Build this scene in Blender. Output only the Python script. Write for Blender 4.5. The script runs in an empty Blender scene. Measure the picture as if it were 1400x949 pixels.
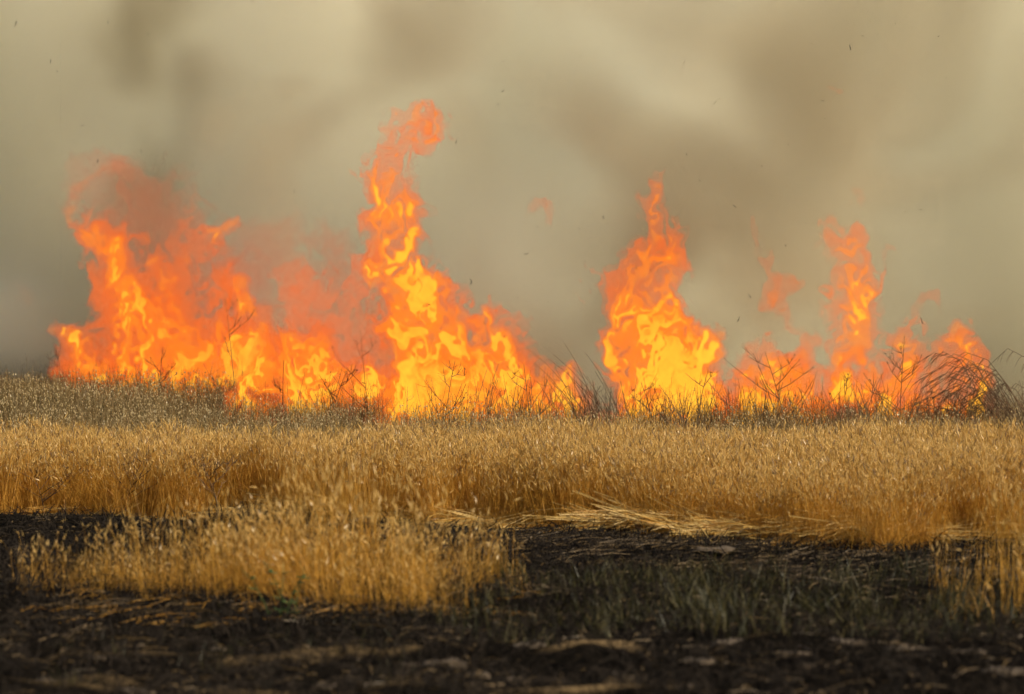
import bpy, math, random
import numpy as np
from mathutils import Vector

SC = bpy.context.scene
COL = SC.collection
R = math.radians

# ------------------------------------------------------------------ camera
CAM_H, F_PX, W_PX, H_PX = 1.68, 4000.0, 1400.0, 949.0
PITCH = math.atan(74.5 / F_PX)
cd = bpy.data.cameras.new('camera')
cam = bpy.data.objects.new('camera', cd); COL.objects.link(cam)
cam.location = (0, 0, CAM_H)
cam.rotation_euler = (math.pi / 2 - PITCH, 0, 0)
cd.sensor_width = 36.0
cd.lens = 36.0 * F_PX / W_PX
cd.clip_start, cd.clip_end = 0.1, 6000
cd.dof.use_dof = True
cd.dof.focus_distance = 25.0
cd.dof.aperture_fstop = 2.2
SC.camera = cam

# ------------------------------------------------------------------ sky and sun
SUN_AZ, SUN_EL = R(118), R(46)          # azimuth from +Y (view direction) towards +X
w = bpy.data.worlds.new('World'); SC.world = w; w.use_nodes = True
nt = w.node_tree
sky = nt.nodes.new('ShaderNodeTexSky'); sky.sky_type = 'NISHITA'; sky.sun_disc = False
sky.sun_elevation = SUN_EL; sky.sun_rotation = SUN_AZ
sky.dust_density = 3.0
bg = nt.nodes['Background']; bg.inputs['Strength'].default_value = 0.075
nt.links.new(sky.outputs[0], bg.inputs[0])
sl = bpy.data.lights.new('sun', 'SUN'); sl.energy = 4.9; sl.angle = R(0.53); sl.color = (1.0, 0.88, 0.68)
so = bpy.data.objects.new('sun', sl); COL.objects.link(so)
sdir = Vector((math.sin(SUN_AZ) * math.cos(SUN_EL), math.cos(SUN_AZ) * math.cos(SUN_EL), math.sin(SUN_EL)))
so.rotation_euler = sdir.to_track_quat('Z', 'Y').to_euler()
so.location = (20, 10, 30)

SC.view_settings.view_transform = 'Standard'
SC.view_settings.look = 'None'
SC.view_settings.exposure = 0.45
SC.view_settings.gamma = 1.0
SC.view_settings.use_curve_mapping = False
cy = SC.cycles
SC.render.engine = 'CYCLES'
cy.use_denoising = True
cy.use_adaptive_sampling = True; cy.adaptive_threshold = 0.03
cy.max_bounces = 10; cy.diffuse_bounces = 2; cy.transmission_bounces = 4
cy.transparent_max_bounces = 200
cy.volume_bounces = 4
cy.volume_step_rate = 1.0
cy.volume_max_steps = 256
cy.sample_clamp_indirect = 6.0

# ------------------------------------------------------------------ helpers
def at(px, py, Y):
    """point of the place at depth Y seen at photograph pixel (px, py)"""
    u = (px - W_PX / 2) / F_PX; v = (H_PX / 2 - py) / F_PX
    d = Vector((u, math.cos(PITCH) + v * math.sin(PITCH), v * math.cos(PITCH) - math.sin(PITCH)))
    return Vector((0, 0, CAM_H)) + d * (Y / d.y)

def tag(o, label=None, cat=None, group=None, kind=None):
    if label: o['label'] = label
    if cat: o['category'] = cat
    if group: o['group'] = group
    if kind: o['kind'] = kind
    return o

def link(name, me, parent=None):
    o = bpy.data.objects.new(name, me); COL.objects.link(o)
    if parent is not None: o.parent = parent
    return o

def mesh_np(name, V, F, mat=None, smooth=False):
    """V (n,3); F a (m,k) int array, or a list of such arrays"""
    if not isinstance(F, (list, tuple)): F = [F]
    me = bpy.data.meshes.new(name)
    V = np.asarray(V, np.float32)
    loops = np.concatenate([f.reshape(-1) for f in F]).astype(np.int32)
    tot = np.concatenate([np.full(len(f), f.shape[1], np.int32) for f in F])
    st = np.concatenate([[0], np.cumsum(tot)[:-1]]).astype(np.int32)
    me.vertices.add(len(V)); me.vertices.foreach_set('co', V.reshape(-1))
    me.loops.add(len(loops)); me.loops.foreach_set('vertex_index', loops)
    me.polygons.add(len(tot)); me.polygons.foreach_set('loop_start', st)
    if smooth: me.polygons.foreach_set('use_smooth', np.ones(len(tot), bool))
    me.update(calc_edges=True); me.validate()
    if mat: me.materials.append(mat)
    return me

def new_mat(name):
    m = bpy.data.materials.new(name); m.use_nodes = True
    t = m.node_tree; t.nodes.clear()
    out = t.nodes.new('ShaderNodeOutputMaterial')
    return m, t, out

def N(t, typ, **kw):
    n = t.nodes.new(typ)
    for k, v in kw.items(): setattr(n, k, v)
    return n

# smooth random volumes on a lattice (separable cubic B-spline), evaluated on a regular grid
def bmat(n, cells):
    m = max(int(math.ceil(cells)), 1) + 4
    p = np.linspace(0, cells, n) + 1.0
    i = np.floor(p).astype(int); f = p - i
    M = np.zeros((n, m), np.float32); r = np.arange(n)
    M[r, i - 1] = (1 - f) ** 3 / 6
    M[r, i] = (3 * f ** 3 - 6 * f ** 2 + 4) / 6
    M[r, i + 1] = (-3 * f ** 3 + 3 * f ** 2 + 3 * f + 1) / 6
    M[r, i + 2] = f ** 3 / 6
    return M

def noise3(shape, cells, rng):
    Ms = [bmat(n, c) for n, c in zip(shape, cells)]
    L = rng.standard_normal([M.shape[1] for M in Ms]).astype(np.float32)
    a = np.tensordot(Ms[0], L, (1, 0))
    a = np.tensordot(a, Ms[1], (1, 1))            # x, z, y
    a = np.tensordot(a, Ms[2], (1, 1))            # x, y, z
    return a / 0.55

def noise2(shape, cells, rng):
    A, B = bmat(shape[0], cells[0]), bmat(shape[1], cells[1])
    return A @ rng.standard_normal((A.shape[1], B.shape[1])).astype(np.float32) @ B.T / 0.62

def gather(vol, ix, iy, iz):
    """trilinear look-up at fractional indices"""
    sx, sy, sz = vol.shape
    ix = np.clip(ix, 0, sx - 1.001); iy = np.clip(iy, 0, sy - 1.001); iz = np.clip(iz, 0, sz - 1.001)
    x = ix.astype(np.int32); y = iy.astype(np.int32); z = iz.astype(np.int32)
    fx, fy, fz = ix - x, iy - y, iz - z
    v = vol.reshape(-1); b = (x * sy + y) * sz + z
    X, Yy = sy * sz, sz
    c0 = (v[b] * (1 - fz) + v[b + 1] * fz) * (1 - fy) + (v[b + Yy] * (1 - fz) + v[b + Yy + 1] * fz) * fy
    b = b + X
    c1 = (v[b] * (1 - fz) + v[b + 1] * fz) * (1 - fy) + (v[b + Yy] * (1 - fz) + v[b + Yy + 1] * fz) * fy
    return c0 * (1 - fx) + c1 * fx

def surface_nets(vol, lo, step):
    """closed surface round vol > 0"""
    vol = np.pad(vol, 1, constant_values=-0.5)
    ins = vol > 0
    s = tuple(n - 1 for n in vol.shape)
    c = [(i, j, k) for i in (0, 1) for j in (0, 1) for k in (0, 1)]
    cnt = np.zeros(s, np.int8)
    for i, j, k in c: cnt += ins[i:i + s[0], j:j + s[1], k:k + s[2]]
    act = np.argwhere((cnt > 0) & (cnt < 8))
    if len(act) == 0: return np.zeros((0, 3)), np.zeros((0, 4), np.int64)
    idx = np.full(s, -1, np.int64); idx[tuple(act.T)] = np.arange(len(act))
    P = np.zeros((len(act), 3), np.float32); n = np.zeros(len(act), np.float32)
    cv = {q: vol[act[:, 0] + q[0], act[:, 1] + q[1], act[:, 2] + q[2]] for q in c}
    for q in c:
        for ax in range(3):
            if q[ax] == 0:
                p = list(q); p[ax] = 1; p = tuple(p)
                a, b = cv[q], cv[p]
                m = (a > 0) != (b > 0)
                t = a[m] / (a[m] - b[m])
                e = np.tile(np.array(q, np.float32), (m.sum(), 1)); e[:, ax] += t
                P[m] += e; n[m] += 1
    V = (act + P / n[:, None] - 1) * np.array(step, np.float32) + np.array(lo, np.float32)
    Fs = []
    for ax in range(3):
        o1, o2 = (ax + 1) % 3, (ax + 2) % 3
        sl0 = [slice(1, -1)] * 3; sl1 = [slice(1, -1)] * 3
        sl0[ax] = slice(0, -1); sl1[ax] = slice(1, None)
        A, B = ins[tuple(sl0)], ins[tuple(sl1)]
        for sgn, m in ((1, A & ~B), (-1, ~A & B)):
            e = np.argwhere(m)
            if len(e) == 0: continue
            base = e.copy(); base[:, o1] += 1; base[:, o2] += 1
            q = []
            for d1, d2 in ((-1, -1), (0, -1), (0, 0), (-1, 0)):
                g = base.copy(); g[:, o1] += d1; g[:, o2] += d2
                q.append(idx[g[:, 0], g[:, 1], g[:, 2]])
            q = np.stack(q, 1)
            Fs.append(q if sgn > 0 else q[:, ::-1])
    return V, np.concatenate(Fs)

# ------------------------------------------------------------------ materials
def fire_mat(name, sigma, col, strength, sheet):
    """burning gas: soot that glows and absorbs inside, a thin glowing sheet at its edge"""
    m, t, out = new_mat(name)
    em = N(t, 'ShaderNodeEmission'); em.inputs[0].default_value = (*col, 1); em.inputs[1].default_value = strength * sigma
    ab = N(t, 'ShaderNodeVolumeAbsorption'); ab.inputs['Color'].default_value = (0, 0, 0, 1); ab.inputs['Density'].default_value = sigma
    ad = N(t, 'ShaderNodeAddShader')
    t.links.new(em.outputs[0], ad.inputs[0]); t.links.new(ab.outputs[0], ad.inputs[1])
    t.links.new(ad.outputs[0], out.inputs['Volume'])
    tr = N(t, 'ShaderNodeBsdfTransparent')
    es = N(t, 'ShaderNodeEmission'); es.inputs[0].default_value = (*col, 1); es.inputs[1].default_value = strength
    mx = N(t, 'ShaderNodeMixShader'); mx.inputs[0].default_value = sheet
    t.links.new(tr.outputs[0], mx.inputs[1]); t.links.new(es.outputs[0], mx.inputs[2])
    t.links.new(mx.outputs[0], out.inputs['Surface'])
    m.cycles.emission_sampling = 'NONE'
    return m

M_FIRE = {
    'glow':  fire_mat('flame_glow', 0.42, (1.0, 0.22, 0.085), 0.50, 0.002),
    'veil':  fire_mat('flame_veil', 2.2, (1.0, 0.24, 0.085), 0.62, 0.008),
    'fringe': fire_mat('flame_fringe', 1.2, (1.0, 0.15, 0.022), 0.66, 0.008),
    'outer': fire_mat('flame_outer', 2.4, (1.0, 0.165, 0.018), 0.80, 0.02),
    'inner': fire_mat('flame_inner', 4.8, (1.0, 0.30, 0.016), 0.92, 0.05),
    'core':  fire_mat('flame_core', 17.0, (1.0, 0.58, 0.040), 1.22, 0.14),
    'dull':  fire_mat('flame_dull', 2.4, (1.0, 0.19, 0.045), 0.62, 0.015),
    'dull_inner': fire_mat('flame_dull_inner', 5.5, (1.0, 0.25, 0.03), 0.74, 0.06),
}

def grass_mat(name, c0, c1, transl=0.4, rough=0.5, spec=0.3):
    """dry straw: colour runs between two tones from plant to plant and along the stalk"""
    m, t, out = new_mat(name)
    oi = N(t, 'ShaderNodeObjectInfo')
    geo = N(t, 'ShaderNodeNewGeometry')
    no = N(t, 'ShaderNodeTexNoise'); no.inputs['Scale'].default_value = 9.0; no.inputs['Detail'].default_value = 2
    t.links.new(geo.outputs['Position'], no.inputs['Vector'])
    add = N(t, 'ShaderNodeMath', operation='MULTIPLY_ADD')
    t.links.new(oi.outputs['Random'], add.inputs[0]); add.inputs[1].default_value = 0.5
    mm = N(t, 'ShaderNodeMapRange'); mm.inputs['From Min'].default_value = 0.3; mm.inputs['From Max'].default_value = 0.7; mm.inputs['To Max'].default_value = 0.5
    t.links.new(no.outputs['Fac'], mm.inputs['Value']); t.links.new(mm.outputs[0], add.inputs[2])
    mix = N(t, 'ShaderNodeMix', data_type='RGBA')
    mix.inputs['A'].default_value = (*c0, 1); mix.inputs['B'].default_value = (*c1, 1)
    t.links.new(add.outputs[0], mix.inputs['Factor'])
    bs = N(t, 'ShaderNodeBsdfPrincipled'); bs.inputs['Roughness'].default_value = rough
    bs.inputs['Specular IOR Level'].default_value = spec
    t.links.new(mix.outputs['Result'], bs.inputs['Base Color'])
    tl = N(t, 'ShaderNodeBsdfTranslucent'); t.links.new(mix.outputs['Result'], tl.inputs[0])
    ms = N(t, 'ShaderNodeMixShader'); ms.inputs[0].default_value = transl
    t.links.new(bs.outputs[0], ms.inputs[1]); t.links.new(tl.outputs[0], ms.inputs[2])
    t.links.new(ms.outputs[0], out.inputs['Surface'])
    return m

G = {
    'stem':  grass_mat('dry_stem', (0.40, 0.19, 0.024), (0.62, 0.34, 0.055), 0.45),
    'head':  grass_mat('dry_head', (0.49, 0.305, 0.075), (0.80, 0.57, 0.21), 0.50, 0.35, 0.5),
    'darkhead': grass_mat('brown_head', (0.16, 0.10, 0.045), (0.30, 0.19, 0.08), 0.25),
    'brown': grass_mat('brown_stem', (0.11, 0.072, 0.027), (0.23, 0.155, 0.060), 0.25),
    'oat':   grass_mat('oat_spikelet', (0.44, 0.34, 0.16), (0.76, 0.63, 0.37), 0.50, 0.3, 0.5),
    'green': grass_mat('green_blade', (0.014, 0.015, 0.003), (0.034, 0.031, 0.007), 0.20),
    'olive': grass_mat('olive_blade', (0.05, 0.045, 0.013), (0.11, 0.085, 0.026), 0.25),
    'straw': grass_mat('fallen_straw', (0.40, 0.25, 0.06), (0.66, 0.45, 0.15), 0.20, 0.5, 0.3),
    'dimstraw': grass_mat('scorched_straw', (0.035, 0.022, 0.009), (0.17, 0.108, 0.04), 0.15),
    'char':  grass_mat('charred_stalk', (0.008, 0.007, 0.006), (0.024, 0.018, 0.013), 0.0, 0.9, 0.05),
    'twig':  grass_mat('dead_twig', (0.060, 0.036, 0.020), (0.14, 0.085, 0.045), 0.0, 0.8, 0.1),
    'leaf':  grass_mat('weed_leaf', (0.035, 0.06, 0.012), (0.07, 0.10, 0.025), 0.35),
}

def smoke_mat(name, col, density, aniso=0.25):
    m, t, out = new_mat(name)
    v = N(t, 'ShaderNodeVolumePrincipled')
    v.inputs['Color'].default_value = (*col, 1)
    v.inputs['Density'].default_value = density
    v.inputs['Anisotropy'].default_value = aniso
    v.inputs['Absorption Color'].default_value = (0, 0, 0, 1)
    t.links.new(v.outputs[0], out.inputs['Volume'])
    m.cycles.volume_step_rate = 5.0
    return m
M_SMOKE = smoke_mat('pale_smoke', (0.994, 0.967, 0.83), 1.0)
M_SOOT = smoke_mat('brown_smoke', (0.60, 0.535, 0.38), 1.0, 0.0)
M_SOOT.cycles.volume_step_rate = 3.0

def ground_mat():
    m, t, out = new_mat('scorched_earth')
    geo = N(t, 'ShaderNodeNewGeometry')
    at_ = N(t, 'ShaderNodeAttribute', attribute_name='bare')
    un = N(t, 'ShaderNodeAttribute', attribute_name='unburnt')
    def noise(scale, det, vec=None):
        n = N(t, 'ShaderNodeTexNoise'); n.inputs['Scale'].default_value = scale; n.inputs['Detail'].default_value = det
        t.links.new(vec or geo.outputs['Position'], n.inputs['Vector']); return n.outputs['Fac']
    def ramp(f, a, b, lo=0.0, hi=1.0):
        n = N(t, 'ShaderNodeMapRange'); n.inputs['From Min'].default_value = a; n.inputs['From Max'].default_value = b
        n.inputs['To Min'].default_value = lo; n.inputs['To Max'].default_value = hi
        t.links.new(f, n.inputs['Value']); return n.outputs[0]
    def mix(f, a, b):
        n = N(t, 'ShaderNodeMix', data_type='RGBA')
        for k, v in (('A', a), ('B', b)):
            if isinstance(v, tuple): n.inputs[k].default_value = (*v, 1)
            else: t.links.new(v, n.inputs[k])
        t.links.new(f, n.inputs['Factor']); return n.outputs['Result']
    char = mix(ramp(noise(14, 4), 0.35, 0.65), (0.0025, 0.0023, 0.002), (0.008, 0.0065, 0.005))
    ash = mix(ramp(noise(38, 3), 0.62, 0.74), char, (0.028, 0.02, 0.012))
    soil = mix(ramp(noise(30, 4), 0.3, 0.7), (0.045, 0.03, 0.014), (0.22, 0.15, 0.075))
    c = mix(at_.outputs['Fac'], ash, soil)
    thatch = mix(ramp(noise(20, 4), 0.3, 0.7), (0.10, 0.065, 0.025), (0.26, 0.18, 0.07))
    c = mix(un.outputs['Fac'], c, thatch)
    bs = N(t, 'ShaderNodeBsdfPrincipled'); bs.inputs['Roughness'].default_value = 0.95; bs.inputs['Specular IOR Level'].default_value = 0.0
    t.links.new(c, bs.inputs['Base Color'])
    bp = N(t, 'ShaderNodeBump'); bp.inputs['Strength'].default_value = 0.8; bp.inputs['Distance'].default_value = 0.02
    t.links.new(noise(45, 5), bp.inputs['Height']); t.links.new(bp.outputs[0], bs.inputs['Normal'])
    t.links.new(bs.outputs[0], out.inputs['Surface'])
    return m

# ------------------------------------------------------------------ ground
rng = np.random.default_rng(7)
def px_of(x, y): return W_PX / 2 + x / y * F_PX
def depth_of(py): return CAM_H * F_PX / (np.asarray(py, float) - 400.0)
EDGE_X = [-200, 0, 300, 500, 700, 950, 1200, 1400, 1600]
EDGE_D = depth_of([704, 705, 708, 714, 722, 738, 748, 745, 745])
def edge_depth(x, y): return np.interp(px_of(x, y), EDGE_X, EDGE_D)      # front of the standing field
FIRE_X = [-100, 60, 150, 300, 450, 700, 1000, 1350, 1600]
FIRE_D = [46, 41, 36, 31, 28.5, 26.8, 26.2, 26.2, 26.2]
def fire_depth(x, y): return np.interp(px_of(x, y), FIRE_X, FIRE_D)

def build_ground():
    def axis(a, b, n, lo, hi):
        d = np.linspace(a, b, n)
        up = b + np.geomspace(0.3, hi - b, 26); dn = a - np.geomspace(0.3, a - lo, 26)[::-1]
        return np.concatenate([dn, d, up])
    xs = axis(-6.0, 6.0, 200, -3000, 3000); ys = axis(11.0, 23.5, 230, -400, 5000)
    X, Y = np.meshgrid(xs, ys, indexing='ij')
    ix = np.clip((X + 6) / 12, 0, 1); iy = np.clip((Y - 11) / 12.5, 0, 1)
    def tex(cx, cy):
        T = noise2((400, 400), (cx, cy), rng)
        return T[(ix * 399).astype(int), (iy * 399).astype(int)]
    inside = np.clip(1 - np.maximum(np.abs(X) - 6, 0) - np.maximum(np.abs(Y - 17.25) - 6.25, 0), 0, 1)
    Z = (0.030 * tex(14, 16) + 0.018 * tex(40, 44) + 0.010 * tex(110, 120)) * inside
    # a low rut and its raised crumbs near the camera, then the rough burnt strip
    rut = 0.8 * tex(14, 38) + 0.75 * tex(44, 90)
    near = np.clip((14.6 - Y) / 1.2, 0, 1) * inside
    bare = np.clip((rut - 1.15) * 4.0, 0, 1) * near * np.interp(X, [-3, -0.6, 0.2], [0.25, 0.5, 1.0])
    Z += 0.035 * np.clip(rut - 0.4, 0, 1.2) * near
    mid = np.exp(-((Y - 18.6) / 0.8) ** 2) * (X > -0.5)
    r2 = tex(16, 60) + 0.5 * tex(60, 100)
    bare = np.maximum(bare, np.clip((r2 - 1.15) * 2.0, 0, 1) * mid * 0.8)
    Z += 0.02 * np.clip(r2, 0, 2) * mid
    e = edge_depth(X, np.maximum(Y, 1))
    unb = np.clip((Y - e) / 0.25 + 0.3 * tex(60, 60), 0, 1)
    nx, ny = X.shape
    V = np.stack([X, Y, Z], -1).reshape(-1, 3)
    I = np.arange(nx * ny).reshape(nx, ny)
    Fq = np.stack([I[:-1, :-1], I[1:, :-1], I[1:, 1:], I[:-1, 1:]], -1).reshape(-1, 4)
    me = mesh_np('ground', V, Fq, ground_mat(), smooth=True)
    for nm, d in (('bare', bare), ('unburnt', unb)):
        a = me.attributes.new(nm, 'FLOAT', 'POINT'); a.data.foreach_set('value', d.reshape(-1).astype(np.float32))
    o = link('ground', me)
    tag(o, 'black burnt earth with pale dirt patches in front of the dry field', 'ground', kind='structure')
    return xs, ys, Z
GX, GY, GZ = build_ground()
def ground_z(x, y):
    i = np.clip(np.searchsorted(GX, x) - 1, 0, len(GX) - 2); j = np.clip(np.searchsorted(GY, y) - 1, 0, len(GY) - 2)
    fx = (x - GX[i]) / (GX[i + 1] - GX[i]); fy = (y - GY[j]) / (GY[j + 1] - GY[j])
    return (GZ[i, j] * (1 - fx) * (1 - fy) + GZ[i + 1, j] * fx * (1 - fy) + GZ[i, j + 1] * (1 - fx) * fy + GZ[i + 1, j + 1] * fx * fy)

# ------------------------------------------------------------------ smoke
def smoke_grid(name, dens, lo, hi, n, mat, label):
    """a bank of smoke: its density is laid on a grid of the air it fills"""
    ax = [np.linspace(lo[i], hi[i], n[i]) for i in range(3)]
    X, Y, Z = np.meshgrid(*ax, indexing='ij')
    me = bpy.data.meshes.new(name)
    me.vertices.add(dens.size); me.vertices.foreach_set('co', np.stack([X, Y, Z], -1).astype(np.float32).reshape(-1))
    a = me.attributes.new('dens', 'FLOAT', 'POINT'); a.data.foreach_set('value', dens.astype(np.float32).reshape(-1))
    me.materials.append(mat)
    o = link(name, me)
    g = bpy.data.node_groups.new(name, 'GeometryNodeTree')
    g.interface.new_socket('Geometry', in_out='INPUT', socket_type='NodeSocketGeometry')
    g.interface.new_socket('Geometry', in_out='OUTPUT', socket_type='NodeSocketGeometry')
    gi, go = g.nodes.new('NodeGroupInput'), g.nodes.new('NodeGroupOutput')
    L = g.links.new
    vc = g.nodes.new('GeometryNodeVolumeCube')
    vc.inputs['Min'].default_value = lo; vc.inputs['Max'].default_value = hi
    for k, v in zip(('Resolution X', 'Resolution Y', 'Resolution Z'), n): vc.inputs[k].default_value = v
    pos = g.nodes.new('GeometryNodeInputPosition')
    vm = g.nodes.new('ShaderNodeVectorMath'); vm.operation = 'SUBTRACT'; L(pos.outputs[0], vm.inputs[0]); vm.inputs[1].default_value = lo
    vs = g.nodes.new('ShaderNodeVectorMath'); vs.operation = 'MULTIPLY'; L(vm.outputs[0], vs.inputs[0])
    vs.inputs[1].default_value = [(n[i] - 1) / (hi[i] - lo[i]) for i in range(3)]
    va = g.nodes.new('ShaderNodeVectorMath'); va.operation = 'ADD'; L(vs.outputs[0], va.inputs[0]); va.inputs[1].default_value = (0.5, 0.5, 0.5)
    vf = g.nodes.new('ShaderNodeVectorMath'); vf.operation = 'FLOOR'; L(va.outputs[0], vf.inputs[0])
    dt = g.nodes.new('ShaderNodeVectorMath'); dt.operation = 'DOT_PRODUCT'; L(vf.outputs[0], dt.inputs[0]); dt.inputs[1].default_value = (n[1] * n[2], n[2], 1)
    si = g.nodes.new('GeometryNodeSampleIndex'); si.data_type = 'FLOAT'; si.domain = 'POINT'; si.clamp = True
    na = g.nodes.new('GeometryNodeInputNamedAttribute'); na.data_type = 'FLOAT'; na.inputs['Name'].default_value = 'dens'
    L(gi.outputs[0], si.inputs['Geometry']); L(na.outputs['Attribute'], si.inputs['Value'])
    L(dt.outputs['Value'], si.inputs['Index']); L(si.outputs[0], vc.inputs['Density'])
    sm = g.nodes.new('GeometryNodeSetMaterial'); sm.inputs['Material'].default_value = mat
    L(vc.outputs[0], sm.inputs[0]); L(sm.outputs[0], go.inputs[0])
    md = o.modifiers.new(name, 'NODES'); md.node_group = g
    tag(o, label, 'smoke', kind='stuff')

def build_smoke():
    rg = np.random.default_rng(21)
    lo = np.array([-12.0, 24.0, 0.0]); hi = np.array([12.0, 50.0, 12.0]); n = (64, 56, 32)
    ax = [np.linspace(lo[i], hi[i], n[i]) for i in range(3)]
    X, Y, Z = np.meshgrid(*ax, indexing='ij')
    P = px_of(X, Y)
    front = fire_depth(X, Y)
    # depth behind the burning line; the veil starts before the line on the left, where the wind lays the smoke down
    lead = np.interp(P, [-300, 40, 180, 420, 560, 900, 1400], [9.0, 5.0, -1.0, -3.4, -4.2, -4.4, -4.4])
    e = ext = hi - lo
    nz = lambda s, sz=1.0: noise3(n, (e[0] / s, e[1] / s, e[2] / (s * sz)), rg)
    lump = 0.7 * nz(2.6, 0.8) + 0.5 * nz(1.4, 0.9) + 0.35 * nz(0.9)
    d = Y - (front - lead) + 1.3 * np.maximum(lump, -1.3)
    ramp = np.clip(d / 2.6, 0, 1) ** 1.1
    f = nz(3.0, 0.8) + 0.7 * nz(1.6) + 0.4 * nz(0.9)
    dens = 0.50 + 0.36 * f
    def plume(px, lean, wpx, amt, z0=0):
        c = px + lean * Z
        return amt * np.exp(-((P - c) / wpx) ** 2)
    dens = np.clip(dens, 0.06, 2.0) * ramp
    # thin at the left foot, where daylight comes through under the drift
    dens *= 1 - 0.2 * np.exp(-((P - 0) / 90) ** 2 - (Z / 1.3) ** 2)
    dens *= np.clip((12.0 - Z) / 5.0, 0, 1) * np.clip((50 - Y) / 2, 0, 1) * np.clip((12 - np.abs(X)) / 2.0, 0, 1)
    dens *= np.clip((Z + 0.2) / 0.5, 0, 1)
    c = at(-5, 440, 36.0)                                   # a white puff lying low at the left
    dens += 1.8 * np.exp(-((X - c.x) / 0.5) ** 2 - ((Z - c.z) / 0.42) ** 2 - ((Y - 36) / 0.9) ** 2) * np.clip(1 + 0.8 * lump, 0, 2)
    smoke_grid('smoke', dens, lo, hi, n, M_SMOKE, 'thick pale bank of tan smoke filling the air behind the flames')
build_smoke()

def build_soot():
    """browner billows that roll up from the burning line in front of the pale bank"""
    rg = np.random.default_rng(34)
    lo = np.array([-9.0, 25.5, 0.0]); hi = np.array([9.0, 44.0, 8.0]); n = (124, 56, 56)
    ax = [np.linspace(lo[i], hi[i], n[i]) for i in range(3)]
    X, Y, Z = np.meshgrid(*ax, indexing='ij'); P = px_of(X, Y); e = hi - lo
    nz = lambda s, sz=1.0: noise3(n, (e[0] / s, e[1] / (s * 3.2), e[2] / (s * sz)), rg)
    d = Y - fire_depth(X, Y) - 0.9
    slab = np.clip(d / 0.8, 0, 1) * np.clip((3.4 - d) / 1.2, 0, 1)
    wv = [0.45 * nz(1.7) + 0.30 * nz(0.8) for _ in range(3)]
    bil = 0.75 * np.abs(nz(1.5)) + 0.9 * np.abs(nz(0.85)) + 0.8 * np.abs(nz(0.45))
    I = np.meshgrid(*[np.arange(k, dtype=np.float32) for k in n], indexing='ij')
    b = gather(bil.astype(np.float32), *[I[k] + wv[k] * (n[k] - 1) / e[k] for k in range(3)])
    b = b / b.mean() - 1.0
    bias = 0.22 * nz(2.4, 0.8)
    def blob(px, py, wx, wz, amt):                       # a heavier or lighter place in the drift
        c = at(px, py, 29.5); k = 29.5 / F_PX
        return amt * np.exp(-((X - c.x * Y / 29.5) / (wx * k)) ** 2 - ((Z - c.z) / (wz * k)) ** 2)
    m = 0.22 + 1.2 * b + bias
    for q in ((190, 60, 100, 120, -1.2), (330, 130, 230, 150, 0.4), (170, 260, 130, 110, 0.5), (1000, 120, 200, 110, 0.25), (1075, 340, 140, 150, 0.9), (600, 60, 120, 70, 0.3), (600, 480, 160, 60, 0.4),
              (720, 220, 130, 150, -0.7), (1385, 230, 130, 140, -0.7), (500, 20, 120, 60, -0.4), (10, 430, 60, 60, -0.9), (800, 40, 120, 70, -0.5), (60, 110, 90, 100, -0.4), (900, 150, 70, 90, -0.3)):
        m = m + blob(*q)
    dens = np.clip(m + 0.25, 0, 2.4) * 0.50 * slab * np.clip((8 - Z) / 2.5, 0, 1) * np.clip(Z / 0.4, 0, 1) * np.clip((9 - np.abs(X)) / 1.0, 0, 1)
    smoke_grid('brown_smoke', dens, lo, hi, n, M_SOOT, 'darker brown smoke billows rolling up just behind the flames')
build_soot()

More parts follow.
